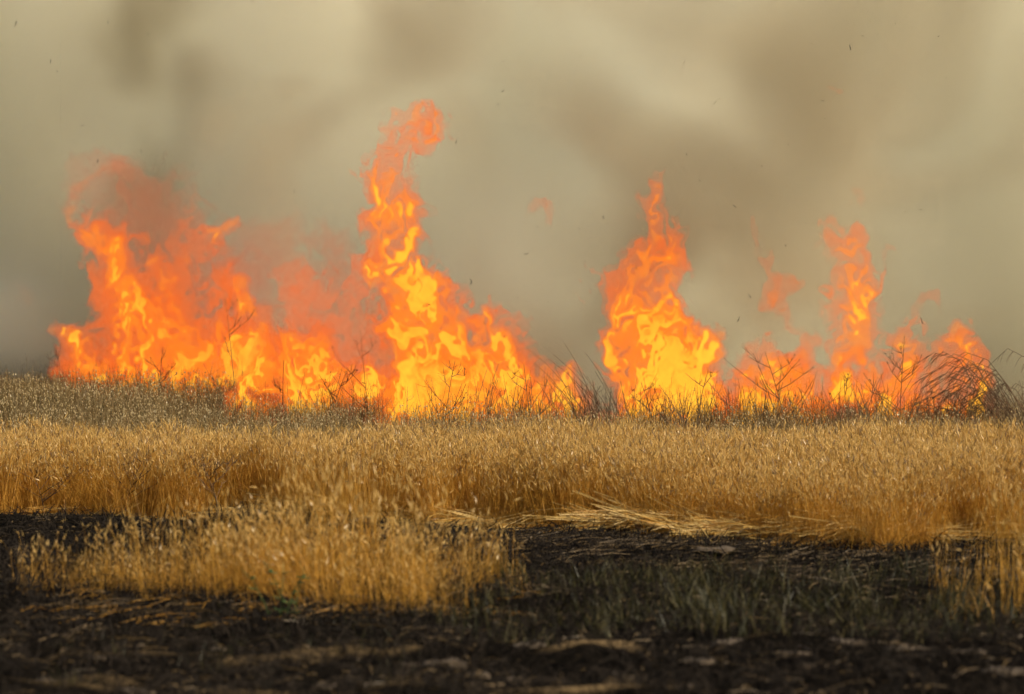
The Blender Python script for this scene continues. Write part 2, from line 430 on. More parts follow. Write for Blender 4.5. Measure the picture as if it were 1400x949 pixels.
# ------------------------------------------------------------------ fire
TRI = {'fire': 0}
def flame(name, label, D, strokes, seed, group=None, hot=0.0, ragged=1.0, mats=('fringe', 'outer', 'inner', 'core'), depth=0.40, vox=0.0124, cat='flame', levels=(-0.13, 0.06, 0.36, 0.82), foot=True):
    """one tongue of fire. strokes: spines of (photo x, photo y, half width in photo pixels), foot to tip"""
    rg = np.random.default_rng(seed)
    S = []
    for st in strokes:
        pts = []
        for (px, py, wd) in st:
            p = at(px, py, D); pts.append((p.x, p.z, wd * D / F_PX, rg.normal(0, 0.06)))
        S.append(pts)
    A = np.array([q for s in S for q in s])
    pad = 0.16 + 0.35 * A[:, 2].max()
    wy_ = A[:, 2].max() * depth
    lo = np.array([(A[:, 0] - A[:, 2]).min() - pad, -(wy_ + 0.20), (A[:, 1] - A[:, 2]).min() - pad * 0.5])
    hi = np.array([(A[:, 0] + A[:, 2]).max() + pad, (wy_ + 0.20), (A[:, 1] + A[:, 2]).max() + pad])
    if foot: lo[2] = 0.36
    step = np.array([vox, vox * 3.0, vox * 1.15])
    n = tuple(np.maximum(np.ceil((hi - lo) / step).astype(int), 4))
    ext = np.array(n) * step
    ax = [(lo[i] + np.arange(n[i]) * step[i]).astype(np.float32) for i in range(3)]
    X = ax[0][:, None, None]; Y = ax[1][None, :, None]; Z = ax[2][None, None, :]
    # sheets of flame reach back a little way, so the noise is longer in depth
    nz = lambda s, sz: noise3(n, (ext[0] / s, ext[1] / max(s * 2.4, 0.26), ext[2] / (s * sz)), rg)
    h = (Z - lo[2]) / ext[2]
    # eddies: big ones bend the column, small ones curl its skin
    big = 0.050 * (0.5 + h)
    wx = big * nz(0.40, 1.3) + 0.040 * nz(0.17, 1.3) + 0.030 * nz(0.08, 1.2) + 0.020 * nz(0.04, 1.2)
    wy = 0.8 * big * nz(0.40, 1.3) + 0.03 * nz(0.15, 1.3)
    wz = 0.08 * nz(0.34, 1.2) + 0.060 * nz(0.15, 1.2) + 0.040 * nz(0.07, 1.2) + 0.022 * nz(0.04, 1.2)
    Xw, Yw, Zw = X + wx, Y + wy, Z + wz
    f = np.full(n, -9.0, np.float32)
    for s in S:
        for a, b in zip(s[:-1], s[1:]):
            ux, uz = b[0] - a[0], b[1] - a[1]; L2 = ux * ux + uz * uz + 1e-9
            t = np.clip(((Xw - a[0]) * ux + (Zw - a[1]) * uz) / L2, 0, 1)
            r = a[2] + (b[2] - a[2]) * t
            dx = Xw - (a[0] + ux * t); dz = Zw - (a[1] + uz * t); dy = (Yw - (a[3] + (b[3] - a[3]) * t)) / depth
            np.maximum(f, 1 - np.sqrt(dx * dx + dz * dz + dy * dy) / r, out=f)
    f = np.minimum(f, 0.70 - 0.30 * h)
    # folds drawn out along the rise: ridged noise looked up through the eddies
    rid = lambda s, sz: 1 - np.abs(nz(s, sz)) * 1.3
    base = rid(0.20, 1.6) * 0.44 + rid(0.10, 1.6) * 0.46 + rid(0.052, 1.5) * 0.46 + rid(0.030, 1.4) * 0.40
    soft = nz(0.30, 1.4) + 0.6 * nz(0.15, 1.4)
    I = np.meshgrid(*[np.arange(k, dtype=np.float32) for k in n], indexing='ij')
    fold = gather(base, I[0] + wx * 2.4 / step[0], I[1] + wy / step[1], I[2] + wz * 1.8 / step[2])
    fold -= fold.mean(); soft -= soft.mean()
    rag = ragged * (0.62 + 0.45 * h)
    heat = f + rag * (0.24 * soft + 0.62 * fold) - 0.04 * ragged
    root = bpy.data.objects.new(name, None); COL.objects.link(root)
    root.location = (0, D, 0)
    tag(root, label, cat, group, 'thing')
    cool = np.clip(h * 1.15 - 0.1, 0, 1) * 0.45
    for k, (part, lev, mt) in enumerate(zip(('flame_fringe', 'flame_body', 'inner_flame', 'hot_core'), levels, mats)):
        v = heat - lev
        if k == 2: v = np.minimum(f + rag * (0.26 * soft + 1.0 * fold), heat) - lev - cool + hot
        if k == 3: v = np.minimum(f * 0.95 + rag * (0.34 * soft + 1.40 * fold), heat + 0.3) - lev - cool * 1.6 + hot
        # the gas pinches out at the edge of its own box
        V, Fq = surface_nets(v.astype(np.float32), lo, step)
        if len(Fq) == 0: continue
        TRI['fire'] += 2 * len(Fq)
        po = link(part, mesh_np(part, V, Fq, M_FIRE[mt]), root)
        po['kind'] = 'stuff'                  # torn gas: scraps past counting stay with their flame
    return root

FL = 'flames along the burning line'
flame('flame_column', 'tallest flame column, yellow foot and long neck with a hooked wisp on top', 26.9, [
    [(640, 585, 120), (632, 520, 103), (610, 460, 78), (585, 410, 55), (556, 360, 44), (542, 310, 41), (535, 266, 38), (530, 228, 34), (548, 212, 28), (578, 198, 25), (592, 180, 21), (580, 165, 17), (535, 166, 13)],
    [(690, 585, 60), (690, 520, 46), (672, 460, 27), (655, 420, 17)],
    [(560, 585, 63), (560, 530, 42), (548, 480, 23)],
    [(520, 266, 15), (515, 330, 15), (520, 380, 15)]], 11, FL, hot=0.17)
flame('flame_column', 'broad upright flame column with yellow heart, second tallest, right of the hooked one', 26.6, [
    [(900, 590, 78), (900, 530, 71), (895, 470, 71), (885, 420, 63), (893, 370, 47), (898, 325, 40), (885, 290, 28), (895, 262, 15), (900, 238, 9)],
    [(850, 480, 27), (848, 440, 25), (855, 400, 17)],
    [(950, 590, 50), (958, 530, 40), (965, 480, 25), (985, 455, 10)]], 12, FL, hot=0.17)
flame('flame_column', 'thin smoky red flame column rising from the low flames at the right', 26.3, [
    [(1165, 590, 57), (1165, 530, 42), (1165, 480, 29), (1168, 430, 33), (1172, 395, 29), (1150, 365, 24), (1135, 335, 18), (1128, 312, 12)],
    [(1180, 410, 11), (1192, 390, 7)],
    [(1195, 560, 37), (1200, 500, 22), (1210, 465, 9)]], 13, FL, hot=0.14, ragged=1.0, levels=(-0.11, 0.08, 0.38, 0.88))
flame('low_flame', 'low orange flame behind the bare forked bush, left of the smoky red column', 26.4, [
    [(1060, 590, 69), (1055, 526, 55), (1040, 486, 30), (1022, 461, 14)],
    [(1095, 590, 62), (1100, 521, 47), (1105, 486, 25)],
    [(1030, 590, 47), (1026, 526, 30), (1018, 486, 16)]], 14, FL, hot=0.15, ragged=0.9)
flame('low_flame', 'low ragged flame under the drooping reeds at the far right', 26.3, [
    [(1235, 590, 55), (1238, 526, 46), (1245, 476, 29), (1240, 452, 13)],
    [(1265, 590, 50), (1265, 531, 41)],
    [(1290, 590, 50), (1290, 526, 46), (1294, 481, 26), (1302, 448, 13)],
    [(1328, 585, 38), (1326, 521, 31), (1318, 486, 17)]], 15, FL, hot=0.08)
flame('low_flame', 'small low flame between the two tall columns, behind the leaning stalks', 27.0, [
    [(745, 590, 50), (745, 545, 41), (742, 512, 24), (738, 488, 12)],
    [(785, 590, 46), (782, 550, 34), (775, 518, 17)]], 16, FL, hot=0.12)
flame('low_flame', 'low flame licking at the foot of the second tallest column, its right side', 26.7, [
    [(985, 590, 36), (985, 545, 26), (980, 510, 14)]], 17, FL, hot=0.1)
flame('flame_mass', 'wide yellow flame bank low in the grass left of the hooked column', 28.6, [
    [(430, 580, 85), (430, 525, 62), (420, 485, 34), (412, 462, 14)],
    [(510, 580, 66), (508, 540, 46), (495, 505, 22)],
    [(355, 570, 56), (352, 530, 44), (350, 498, 22)]], 18, FL, hot=0.18)
flame('flame_mass', 'broad smoke-veiled orange flame mass at the left with a leaning peak', 31.6, [
    [(180, 560, 66), (195, 480, 66), (180, 420, 54), (155, 368, 40), (130, 332, 30), (116, 308, 16)],
    [(290, 565, 90), (280, 480, 86), (258, 430, 62), (245, 390, 42), (268, 350, 24), (300, 325, 16), (322, 300, 9)],
    [(245, 340, 14), (257, 295, 9), (263, 262, 6)],
    [(370, 565, 80), (365, 480, 64), (348, 430, 40), (335, 395, 20)],
    [(215, 350, 28), (205, 328, 16)],
    [(130, 560, 50), (125, 500, 40), (100, 465, 22), (72, 452, 10)]], 19, FL, hot=0.0, vox=0.0150)
flame('flame_mass', 'pink orange flame sheet half lost in smoke, behind the yellow flame bank', 30.4, [
    [(470, 565, 90), (462, 480, 74), (430, 435, 50), (405, 405, 30), (385, 375, 16)],
    [(470, 470, 50), (470, 430, 30), (458, 402, 14)],
    [(540, 560, 70), (535, 490, 46), (520, 450, 24)]], 20, FL, hot=-0.12, ragged=1.5, vox=0.0150, mats=('veil', 'veil', 'dull', 'dull_inner'))
flame('low_flame', 'low outlying flame running into the brown grass at the far left', 36.5, [
    [(120, 545, 54), (112, 500, 38), (95, 465, 17), (75, 452, 7)],
    [(160, 545, 48), (158, 500, 36), (150, 470, 14)]], 22, FL, hot=0.0, vox=0.0165)
flame('flame_glow', 'faint red flame glow deep in the smoke above the yellow flame bank', 32.6, [
    [(440, 520, 110), (430, 440, 95), (400, 370, 60), (385, 320, 30)],
    [(250, 400, 120), (215, 320, 80), (160, 260, 50), (110, 240, 26)],
    [(330, 420, 90), (340, 350, 50)]], 23, FL, hot=-0.6, ragged=0.95, vox=0.024, mats=('glow', 'glow', 'veil', 'veil'))
WI = 'loose flame wisps in the smoke'
def wisp(label, D, strokes, seed, ragged=1.2):
    flame('flame_wisp', label, D, strokes, seed, WI, ragged=ragged, mats=('fringe', 'dull', 'dull_inner', 'inner'), vox=0.0135, hot=-0.1, foot=False)
wisp('long S-shaped smoky red wisp left of the thin red column', 26.6, [[(1022, 328, 9), (1040, 358, 13), (1056, 388, 17), (1072, 400, 18), (1092, 392, 11)], [(1066, 405, 16), (1075, 435, 15), (1090, 447, 14), (1106, 460, 12)]], 31)
wisp('small flame scrap floating alone between the two tall columns', 27.5, [[(728, 290, 7), (740, 297, 11), (754, 293, 7)]], 32, 0.9)
wisp('pale pink flame scrap alone at the far left edge', 41.5, [[(32, 412, 10), (38, 398, 14), (45, 408, 12)]], 33, 1.5)
wisp('faint pink flame wisp high above the left flame mass', 39.5, [[(95, 315, 10), (100, 280, 15), (112, 250, 12), (165, 222, 9)]], 34, 1.6)
wisp('tiny flame scrap above the right low flames', 26.6, [[(1258, 438, 9), (1274, 420, 9)]], 35, 0.9)
wisp('tiny flame scrap right of the thin red column tip', 26.6, [[(1212, 362, 7), (1218, 348, 8)]], 36, 0.9)
wisp('tiny high flame scrap near the top right of the smoke', 27.0, [[(1126, 120, 7), (1138, 130, 7)]], 37, 0.9)
wisp('short flame scrap high above the thin red column', 27.0, [[(1166, 254, 8), (1182, 266, 8)]], 38, 0.9)

# ------------------------------------------------------------------ grasses
class MB:
    def __init__(s): s.V = []; s.F = []; s.M = []; s.n = 0
    def add(s, V, F, m):
        s.V.append(np.asarray(V, np.float32)); 
        for f in F: s.F.append([i + s.n for i in f]); s.M.append(m)
        s.n += len(V)
    def mesh(s, name, mats):
        me = bpy.data.meshes.new(name)
        me.from_pydata(np.concatenate(s.V).tolist(), [], s.F)
        me.polygons.foreach_set('material_index', s.M)
        for m in mats: me.materials.append(m)
        me.update(); return me

def ribbon(mb, pts, w0, w1, side, m):
    k = len(pts); V = []
    for i, p in enumerate(pts):
        wd = w0 + (w1 - w0) * i / (k - 1)
        V += [p - side * wd / 2, p + side * wd / 2]
    mb.add(V, [(2 * i, 2 * i + 1, 2 * i + 3, 2 * i + 2) for i in range(k - 1)], m)

def tube(mb, pts, r0, r1, m, sides=3):
    k = len(pts); V = []
    for i, p in enumerate(pts):
        d = pts[min(i + 1, k - 1)] - pts[max(i - 1, 0)]; d = d / (np.linalg.norm(d) + 1e-9)
        a = np.cross(d, (0.31, 0.9, 0.2)); a /= np.linalg.norm(a) + 1e-9; b = np.cross(d, a)
        r = r0 + (r1 - r0) * i / (k - 1)
        V += [p + r * (math.cos(2 * math.pi * j / sides) * a + math.sin(2 * math.pi * j / sides) * b) for j in range(sides)]
    Fc = [(i * sides + j, i * sides + (j + 1) % sides, (i + 1) * sides + (j + 1) % sides, (i + 1) * sides + j) for i in range(k - 1) for j in range(sides)]
    Fc += [tuple(range(sides))[::-1], tuple((k - 1) * sides + j for j in range(sides))]
    mb.add(V, Fc, m)

def spindle(mb, p, d, L, r, m):
    """a seed head: a four-sided spindle along d"""
    d = d / np.linalg.norm(d); a = np.cross(d, (0.2, 0.5, 0.9)); a /= np.linalg.norm(a); b = np.cross(d, a)
    V = [p, *[p + d * L * 0.35 + r * q for q in (a, b, -a, -b)], p + d * L]
    mb.add(V, [(0, 1 + j, 1 + (j + 1) % 4) for j in range(4)] + [(5, 1 + (j + 1) % 4, 1 + j) for j in range(4)], m)

def stalk_path(rg, base, h, lean, az, k=5, droop=0.0):
    d = np.array([math.cos(az), math.sin(az), 0.0]); pts = []
    for i in range(k):
        t = i / (k - 1)
        pts.append(base + np.array([0, 0, h * t * (1 - 0.15 * lean * t)]) + d * h * (lean * t ** 1.8) + np.array([0, 0, -droop * h * max(t - 0.7, 0) ** 2 * 6]) + rg.normal(0, 0.003, 3) * t)
    return pts

def tuft_golden(seed, n=30, rad=0.13, hh=(0.36, 0.60), wd=0.0030, fluffy=False, dark=0.12):
    rg = np.random.default_rng(seed); mb = MB()
    for i in range(n):
        b = np.array([*rg.normal(0, rad * 0.6, 2), -0.03]); h = rg.uniform(*hh)
        P = stalk_path(rg, b, h, abs(rg.normal(0, 0.13)), rg.uniform(0, 6.28))
        a = rg.uniform(0, 3.14); side = np.array([math.cos(a), math.sin(a), 0])
        ribbon(mb, P, wd, wd * 0.6, side, 0)
        d = P[-1] - P[-2]; d = d / np.linalg.norm(d) + rg.normal(0, 0.35, 3); hm = 2 if rg.random() < dark else 1
        L = rg.uniform(0.035, 0.065) * (1.25 if fluffy else 1)
        spindle(mb, P[-1], d, L, rg.uniform(0.0032, 0.0058) * (1.4 if fluffy else 1), hm)
        for q in range(3):                                     # awns
            e = d / np.linalg.norm(d) + rg.normal(0, 0.28, 3); s2 = rg.normal(0, 1, 3); s2 /= np.linalg.norm(s2)
            o = P[-1] + d * 0.02
            mb.add([o - s2 * 0.0008, o + s2 * 0.0008, o + e * L * 1.15], [(0, 1, 2)], hm)
        if rg.random() < 0.6:                                  # a dry leaf half-way up
            t = rg.integers(1, 3); az = rg.uniform(0, 6.28); l = rg.uniform(0.08, 0.2)
            dd = np.array([math.cos(az), math.sin(az), 0])
            Q = [P[t], P[t] + dd * l * 0.5 + np.array([0, 0, l * 0.5]), P[t] + dd * l + np.array([0, 0, l * rg.uniform(-0.1, 0.5)])]
            ribbon(mb, Q, 0.004, 0.001, np.cross(dd, (0, 0, 1)), 0)
    return mb.mesh('grass_tuft', [G['stem'], G['head'], G['darkhead']])

def tuft_oat(seed, n=26, rad=0.16, hh=(0.46, 0.79)):
    rg = np.random.default_rng(seed); mb = MB()
    for i in range(n):
        b = np.array([*rg.normal(0, rad * 0.6, 2), -0.03]); h = rg.uniform(*hh) * (1 if i % 3 else 1.0)
        P = stalk_path(rg, b, h, abs(rg.normal(0, 0.16)), rg.uniform(0, 6.28))
        a = rg.uniform(0, 3.14); ribbon(mb, P, 0.0032, 0.0016, np.array([math.cos(a), math.sin(a), 0]), 0)
        if i % 5 == 0:                                         # an open panicle of hanging spikelets
            for q in range(rg.integers(3, 7)):
                t = rg.uniform(0.72, 1.0); j = min(int(t * 4), 3); p = P[j] + (P[j + 1] - P[j]) * (t * 4 - j)
                az = rg.uniform(0, 6.28); e = p + np.array([math.cos(az) * 0.03, math.sin(az) * 0.03, 0.012])
                s2 = np.array([-math.sin(az), math.cos(az), 0]); ribbon(mb, [p, e], 0.001, 0.0008, s2, 0)
                spindle(mb, e, np.array([math.cos(az) * 0.5, math.sin(az) * 0.5, -0.8 + rg.normal(0, 0.4)]), rg.uniform(0.018, 0.03), rg.uniform(0.0034, 0.006), 1)
        else:
            for q in range(2):
                t = rg.integers(1, 4); az = rg.uniform(0, 6.28); l = rg.uniform(0.08, 0.22); dd = np.array([math.cos(az), math.sin(az), 0])
                ribbon(mb, [P[t], P[t] + dd * l * 0.5 + np.array([0, 0, l * 0.55]), P[t] + dd * l + np.array([0, 0, l * 0.35])], 0.004, 0.001, np.cross(dd, (0, 0, 1)), 2 if q else 0)
    return mb.mesh('oat_tuft', [G['brown'], G['oat'], G['olive']])

def tuft_green(seed, n=26, rad=0.10, hh=(0.05, 0.20)):
    rg = np.random.default_rng(seed); mb = MB()
    for i in range(n):
        b = np.array([*rg.normal(0, rad * 0.6, 2), -0.03]); h = rg.uniform(*hh)
        P = stalk_path(rg, b, h, rg.uniform(0.1, 0.7), rg.uniform(0, 6.28), 4)
        a = rg.uniform(0, 3.14); ribbon(mb, P, 0.007, 0.001, np.array([math.cos(a), math.sin(a), 0]), 0 if rg.random() < 0.72 else 1)
    return mb.mesh('green_tuft', [G['green'], G['olive']])

def tuft_lying(seed, n=14, L=(0.25, 0.6), mats=('straw', 'stem'), az0=0.1, spread=0.35, lift=0.05):
    """stalks beaten flat, lying criss-cross"""
    rg = np.random.default_rng(seed); mb = MB()
    for i in range(n):
        az = az0 + rg.normal(0, spread); l = rg.uniform(*L); d = np.array([math.cos(az), math.sin(az), 0])
        b = np.array([*rg.normal(0, 0.12, 2), rg.uniform(0.005, lift)]); up = rg.uniform(-0.02, 0.12)
        P = [b - d * l / 2, b + np.array([0, 0, rg.uniform(0, 0.03)]), b + d * l / 2 + np.array([0, 0, up * l])]
        tube(mb, P, 0.0022, 0.0014, 0 if rg.random() < 0.6 else 1)
    return mb.mesh('straw_tuft', [G[m] for m in mats])

def tuft_stub(seed, n=16):
    """burnt litter: charred stubs and a few scorched scraps"""
    rg = np.random.default_rng(seed); mb = MB()
    for i in range(n):
        b = np.array([*rg.normal(0, 0.10, 2), -0.01]); az = rg.uniform(0, 6.28)
        if rg.random() < 0.62:
            P = stalk_path(rg, b, rg.uniform(0.02, 0.09), rg.uniform(0, 1.2), az, 3)
            tube(mb, P, 0.003, 0.0015, 0)
        else:
            d = np.array([math.cos(az) * 1.0, math.sin(az) * 0.5, 0]); l = rg.uniform(0.03, 0.16); b[2] = rg.uniform(0.008, 0.03)
            tube(mb, [b - d * l / 2, b + np.array([0, 0, 0.008]), b + d * l / 2], 0.0026, 0.0016, 1 if rg.random() < 0.28 else 0)
    return mb.mesh('burnt_tuft', [G['char'], G['dimstraw']])

def scatter(name, meshes, P, scale, label, cat, tilt=0.06, rotz=None, seed=1):
    """one mass of plants: each point carries a whole tuft"""
    rg = np.random.default_rng(seed); n = len(P)
    me = bpy.data.meshes.new(name)
    me.vertices.add(n); me.vertices.foreach_set('co', np.asarray(P, np.float32).reshape(-1))
    rot = np.stack([rg.normal(0, 1, n) * tilt, rg.normal(0, 1, n) * tilt, rg.uniform(0, 6.283, n) if rotz is None else rotz], 1).astype(np.float32)
    a = me.attributes.new('turn', 'FLOAT_VECTOR', 'POINT'); a.data.foreach_set('vector', rot.reshape(-1))
    a = me.attributes.new('size', 'FLOAT', 'POINT'); a.data.foreach_set('value', np.asarray(scale, np.float32))
    a = me.attributes.new('pick', 'INT', 'POINT'); a.data.foreach_set('value', rg.integers(0, len(meshes), n).astype(np.int32))
    done = []
    for m in meshes[0].materials: me.materials.append(m)
    o = link(name, me)
    g = bpy.data.node_groups.new(name, 'GeometryNodeTree'); L = g.links.new
    g.interface.new_socket('Geometry', in_out='INPUT', socket_type='NodeSocketGeometry')
    g.interface.new_socket('Geometry', in_out='OUTPUT', socket_type='NodeSocketGeometry')
    gi, go = g.nodes.new('NodeGroupInput'), g.nodes.new('NodeGroupOutput')
    ip = g.nodes.new('GeometryNodeInstanceOnPoints'); jn = g.nodes.new('GeometryNodeJoinGeometry')
    for m in meshes:
        po = bpy.data.objects.new(m.name, m)
        oi = g.nodes.new('GeometryNodeObjectInfo'); oi.inputs['Object'].default_value = po; oi.inputs['As Instance'].default_value = False
        ti = g.nodes.new('GeometryNodeGeometryToInstance'); L(oi.outputs['Geometry'], ti.inputs[0]); L(ti.outputs[0], jn.inputs[0])
    def attr(nm, typ):
        q = g.nodes.new('GeometryNodeInputNamedAttribute'); q.data_type = typ; q.inputs['Name'].default_value = nm
        return q.outputs['Attribute']
    L(gi.outputs[0], ip.inputs['Points']); L(jn.outputs[0], ip.inputs['Instance'])
    ip.inputs['Pick Instance'].default_value = True
    L(attr('pick', 'INT'), ip.inputs['Instance Index']); L(attr('turn', 'FLOAT_VECTOR'), ip.inputs['Rotation']); L(attr('size', 'FLOAT'), ip.inputs['Scale'])
    L(ip.outputs[0], go.inputs[0])
    md = o.modifiers.new('scatter', 'NODES'); md.node_group = g
    tag(o, label, cat, kind='stuff')
    return o

rg = np.random.default_rng(99)
def sample(n, y0, y1, margin=0.6):
    y = rg.uniform(y0, y1, n); half = 0.178 * y + margin
    x = rg.uniform(-1, 1, n) * half
    wgt = rg.random(n) * (0.178 * y1 + margin)               # even over the ground
    k = wgt < half
    return x[k], y[k]
def pts(x, y): return np.stack([x, y, ground_z(x, y)], 1)
PATCH = noise2((300, 300), (22, 26), np.random.default_rng(4))
PATCH2 = noise2((300, 300), (60, 70), np.random.default_rng(5))
def patch(x, y, T=PATCH):
    return T[np.clip((x + 12) / 24 * 299, 0, 299).astype(int), np.clip((y - 10) / 50 * 299, 0, 299).astype(int)]

# the standing golden field
x, y = sample(8000, 18.8, 25.6)
e = edge_depth(x, y) + 0.20 * patch(x, y, PATCH2) + 0.10 * patch(x, y)
k = (y > e) & (y < 24.2 + 0.25 * patch(x, y))
x, y = x[k], y[k]; e = e[k]
sz = 0.97 + 0.06 * patch(x, y) + 0.05 * patch(x, y, PATCH2) + rg.normal(0, 0.07, len(x)) - 0.40 * np.exp(-(y - e) / 0.2) * rg.random(len(x))
tl = 0.07 + 0.30 * np.exp(-(y - e) / 0.18) * rg.random(len(x)) + 0.25 * (rg.random(len(x)) < 0.05)
scatter('dry_grass', [tuft_golden(s) for s in range(100, 108)], pts(x, y), sz, 'standing field of dense golden dry grass with pale seed heads', 'dry grass', tilt=tl)

# browner, sparser wild oats behind it, as far as the fire and past it at the left
x, y = sample(17000, 23.4, 52.0, 0.8)
k = (y > 23.9 + 0.3 * patch(x, y)) & (y < fire_depth(x, y) + np.where(px_of(x, y) < 120, 9, 1.2)) & (rg.random(len(x)) < np.where(y < 34, 1.0, 0.75))
x, y = x[k], y[k]
scatter('wild_oats', [tuft_oat(s) for s in range(200, 208)], pts(x, y), 0.98 + 0.10 * patch(x, y) + rg.normal(0, 0.06, len(x)), 'brown wild oats with glinting spikelets between the golden field and the fire', 'wild oats')

# the near clump at the left, and its thin tail
def clump(n, px0, px1, py0, py1, fn):
    px = rg.uniform(px0, px1, n); d = depth_of(rg.uniform(py0, py1, n)); k = rg.random(n) < fn(px, d)
    return (px[k] - 700) / F_PX * d[k], d[k], px[k]
x, y, p = clump(370, 20, 740, 795, 850, lambda p, d: np.interp(p, [20, 90, 240, 330, 500, 580, 640, 720], [0.12, 0.45, 0.75, 1.0, 0.95, 0.5, 0.25, 0.10]))
lim = np.interp(p, [0, 60, 300, 420, 560, 720], depth_of([822, 823, 832, 838, 846, 846])); k = y > lim + 0.05 * rg.normal(size=len(x)); x, y, p = x[k], y[k], p[k]
s = (0.86 + 0.20 * patch(x * 2, y * 2, PATCH2)) * np.interp(p, [0, 100, 220, 300, 400, 520, 600, 720], [0.44, 0.58, 0.70, 0.88, 0.98, 0.88, 0.72, 0.52]) + rg.normal(0, 0.11, len(x))
GF = [tuft_golden(q, 15, 0.19, (0.20, 0.68), 0.0034, q % 2 == 0, 0.04) for q in range(300, 306)]
scatter('grass_clump', GF, pts(x, y), s, 'loose golden grass clump left standing alone on the burnt strip in front', 'grass clump', tilt=rg.uniform(0.05, 0.3, len(x)))
px2 = rg.normal(360, 230, 70); d2 = depth_of(rg.normal(835, 9, 70)); x2 = (px2 - 700) / F_PX * d2
scatter('clump_straw', [tuft_lying(q, 5, (0.08, 0.3), ('dimstraw', 'stem'), 0.1, 0.7, 0.03) for q in range(640, 644)], pts(x2, d2), rg.uniform(0.6, 1.1, len(x2)), 'broken straw strewn round the foot of the near clump', 'straw', tilt=0.05, rotz=rg.normal(0, 0.6, len(x2)))
x, y, p = clump(26, 1270, 1440, 790, 850, lambda p, d: np.interp(p, [1270, 1340, 1380, 1440], [0.08, 0.3, 0.8, 1.0]))
scatter('grass_fringe', GF[:4], pts(x, y), np.interp(p, [1270, 1440], [0.62, 0.98]) + rg.normal(0, 0.08, len(x)), 'thin pale grass stalks in front of the burnt strip at the right edge', 'grass fringe', tilt=0.1)

# low green regrowth on the burnt strip, right of the clump
x, y, p = clump(520, 560, 1450, 775, 895, lambda p, d: np.interp(p, [560, 700, 820, 1450], [0.06, 0.5, 1.0, 1.0]) * np.interp(d, depth_of([895, 870, 850, 800, 775]), [0.05, 0.3, 0.8, 1.0, 0.45]))
scatter('green_grass', [tuft_green(q) for q in range(400, 406)], pts(x, y), rg.uniform(0.55, 1.25, len(x)), 'short dark green regrowth on the burnt strip right of the clump', 'green grass', tilt=0.2)
x, y, p = clump(160, 0, 600, 835, 945, lambda p, d: 0.25 + 0 * p)
scatter('sparse_green_grass', [tuft_green(q, 9, 0.08, (0.05, 0.16)) for q in range(410, 414)], pts(x, y), rg.uniform(0.5, 1.0, len(x)), 'few short green blades on the black soil below the clump', 'green grass', tilt=0.1)

# beaten-down straw along the foot of the field, thickest at the right
px = rg.uniform(-40, 1440, 520)
k = rg.random(len(px)) < np.interp(px, [0, 200, 430, 560, 640, 760, 830, 1200, 1330, 1440], [0.03, 0.05, 0.08, 0.4, 0.5, 0.2, 1.0, 1.0, 0.6, 0.35]); px = px[k]
d = np.interp(px, EDGE_X, EDGE_D) + rg.normal(0.22, 0.12, len(px)); x = (px - 700) / F_PX * d
Pq = pts(x, d); Pq[:, 2] += rg.uniform(0, 0.10, len(x)) * np.interp(px, [0, 800, 900, 1200, 1400], [0.3, 0.3, 1.6, 1.3, 0.4])
scatter('fallen_straw', [tuft_lying(q) for q in range(500, 506)], Pq, rg.uniform(0.6, 1.1, len(x)), 'beaten-down straw along the front foot of the golden field', 'straw', tilt=0.22, rotz=rg.normal(0, 0.55, len(x)))

# charred stubble and scorched scraps over the burnt ground
x, y = sample(3800, 11.6, 21.5, 0.4)
k = y < edge_depth(x, y) + 0.1; x, y = x[k], y[k]
scatter('burnt_stubble', [tuft_stub(q) for q in range(600, 606)], pts(x, y), rg.uniform(0.7, 1.5, len(x)), 'charred stubble and scorched scraps on the black soil', 'stubble', tilt=0.1)
x, y = sample(900, 16.2, 21.5, 0.4)
k = (y < edge_depth(x, y) + 0.05) & (y > edge_depth(x, y) - 2.2) & (x > -1.4); x, y = x[k], y[k]
scatter('scorched_straw', [tuft_lying(q, 7, (0.1, 0.35), ('dimstraw', 'char'), 0.1, 0.6, 0.02) for q in range(620, 625)], pts(x, y), rg.uniform(0.6, 1.1, len(x)), 'dull scorched straw strewn on the burnt strip before the field', 'straw', tilt=0.03, rotz=rg.normal(0, 0.5, len(x)))

# ------------------------------------------------------------------ dead weeds in front of the fire
def branchy(rg, base, h, lean, az, n_br, br_len, r=0.0055, up=0.7):
    """a stem path and the paths of its branches"""
    P = stalk_path(rg, base, h, lean, az, 7)
    out = []
    for i in range(n_br):
        t = rg.uniform(0.25, 0.92); j = min(int(t * 6), 5); p = P[j] + (P[j + 1] - P[j]) * (t * 6 - j)
        a = rg.uniform(0, 6.28); l = br_len * h * (1.15 - t) * rg.uniform(0.6, 1.2)
        d = np.array([math.cos(a), math.sin(a) * 0.8, up + rg.normal(0, 0.15)]); d /= np.linalg.norm(d)
        out.append([p, p + d * l * 0.4 + rg.normal(0, 0.01, 3), p + d * l * 0.75 + np.array([0, 0, 0.06 * l]) + rg.normal(0, 0.012, 3), p + d * l + np.array([0, 0, 0.16 * l])])
    return P, out

def root_at(name, px, D, label, cat, group=None):
    x = (px - 700) / F_PX * D
    o = bpy.data.objects.new(name, None); COL.objects.link(o)
    o.location = (x, D, float(ground_z(np.array([x]), np.array([D]))[0])); tag(o, label, cat, group, 'thing')
    return o

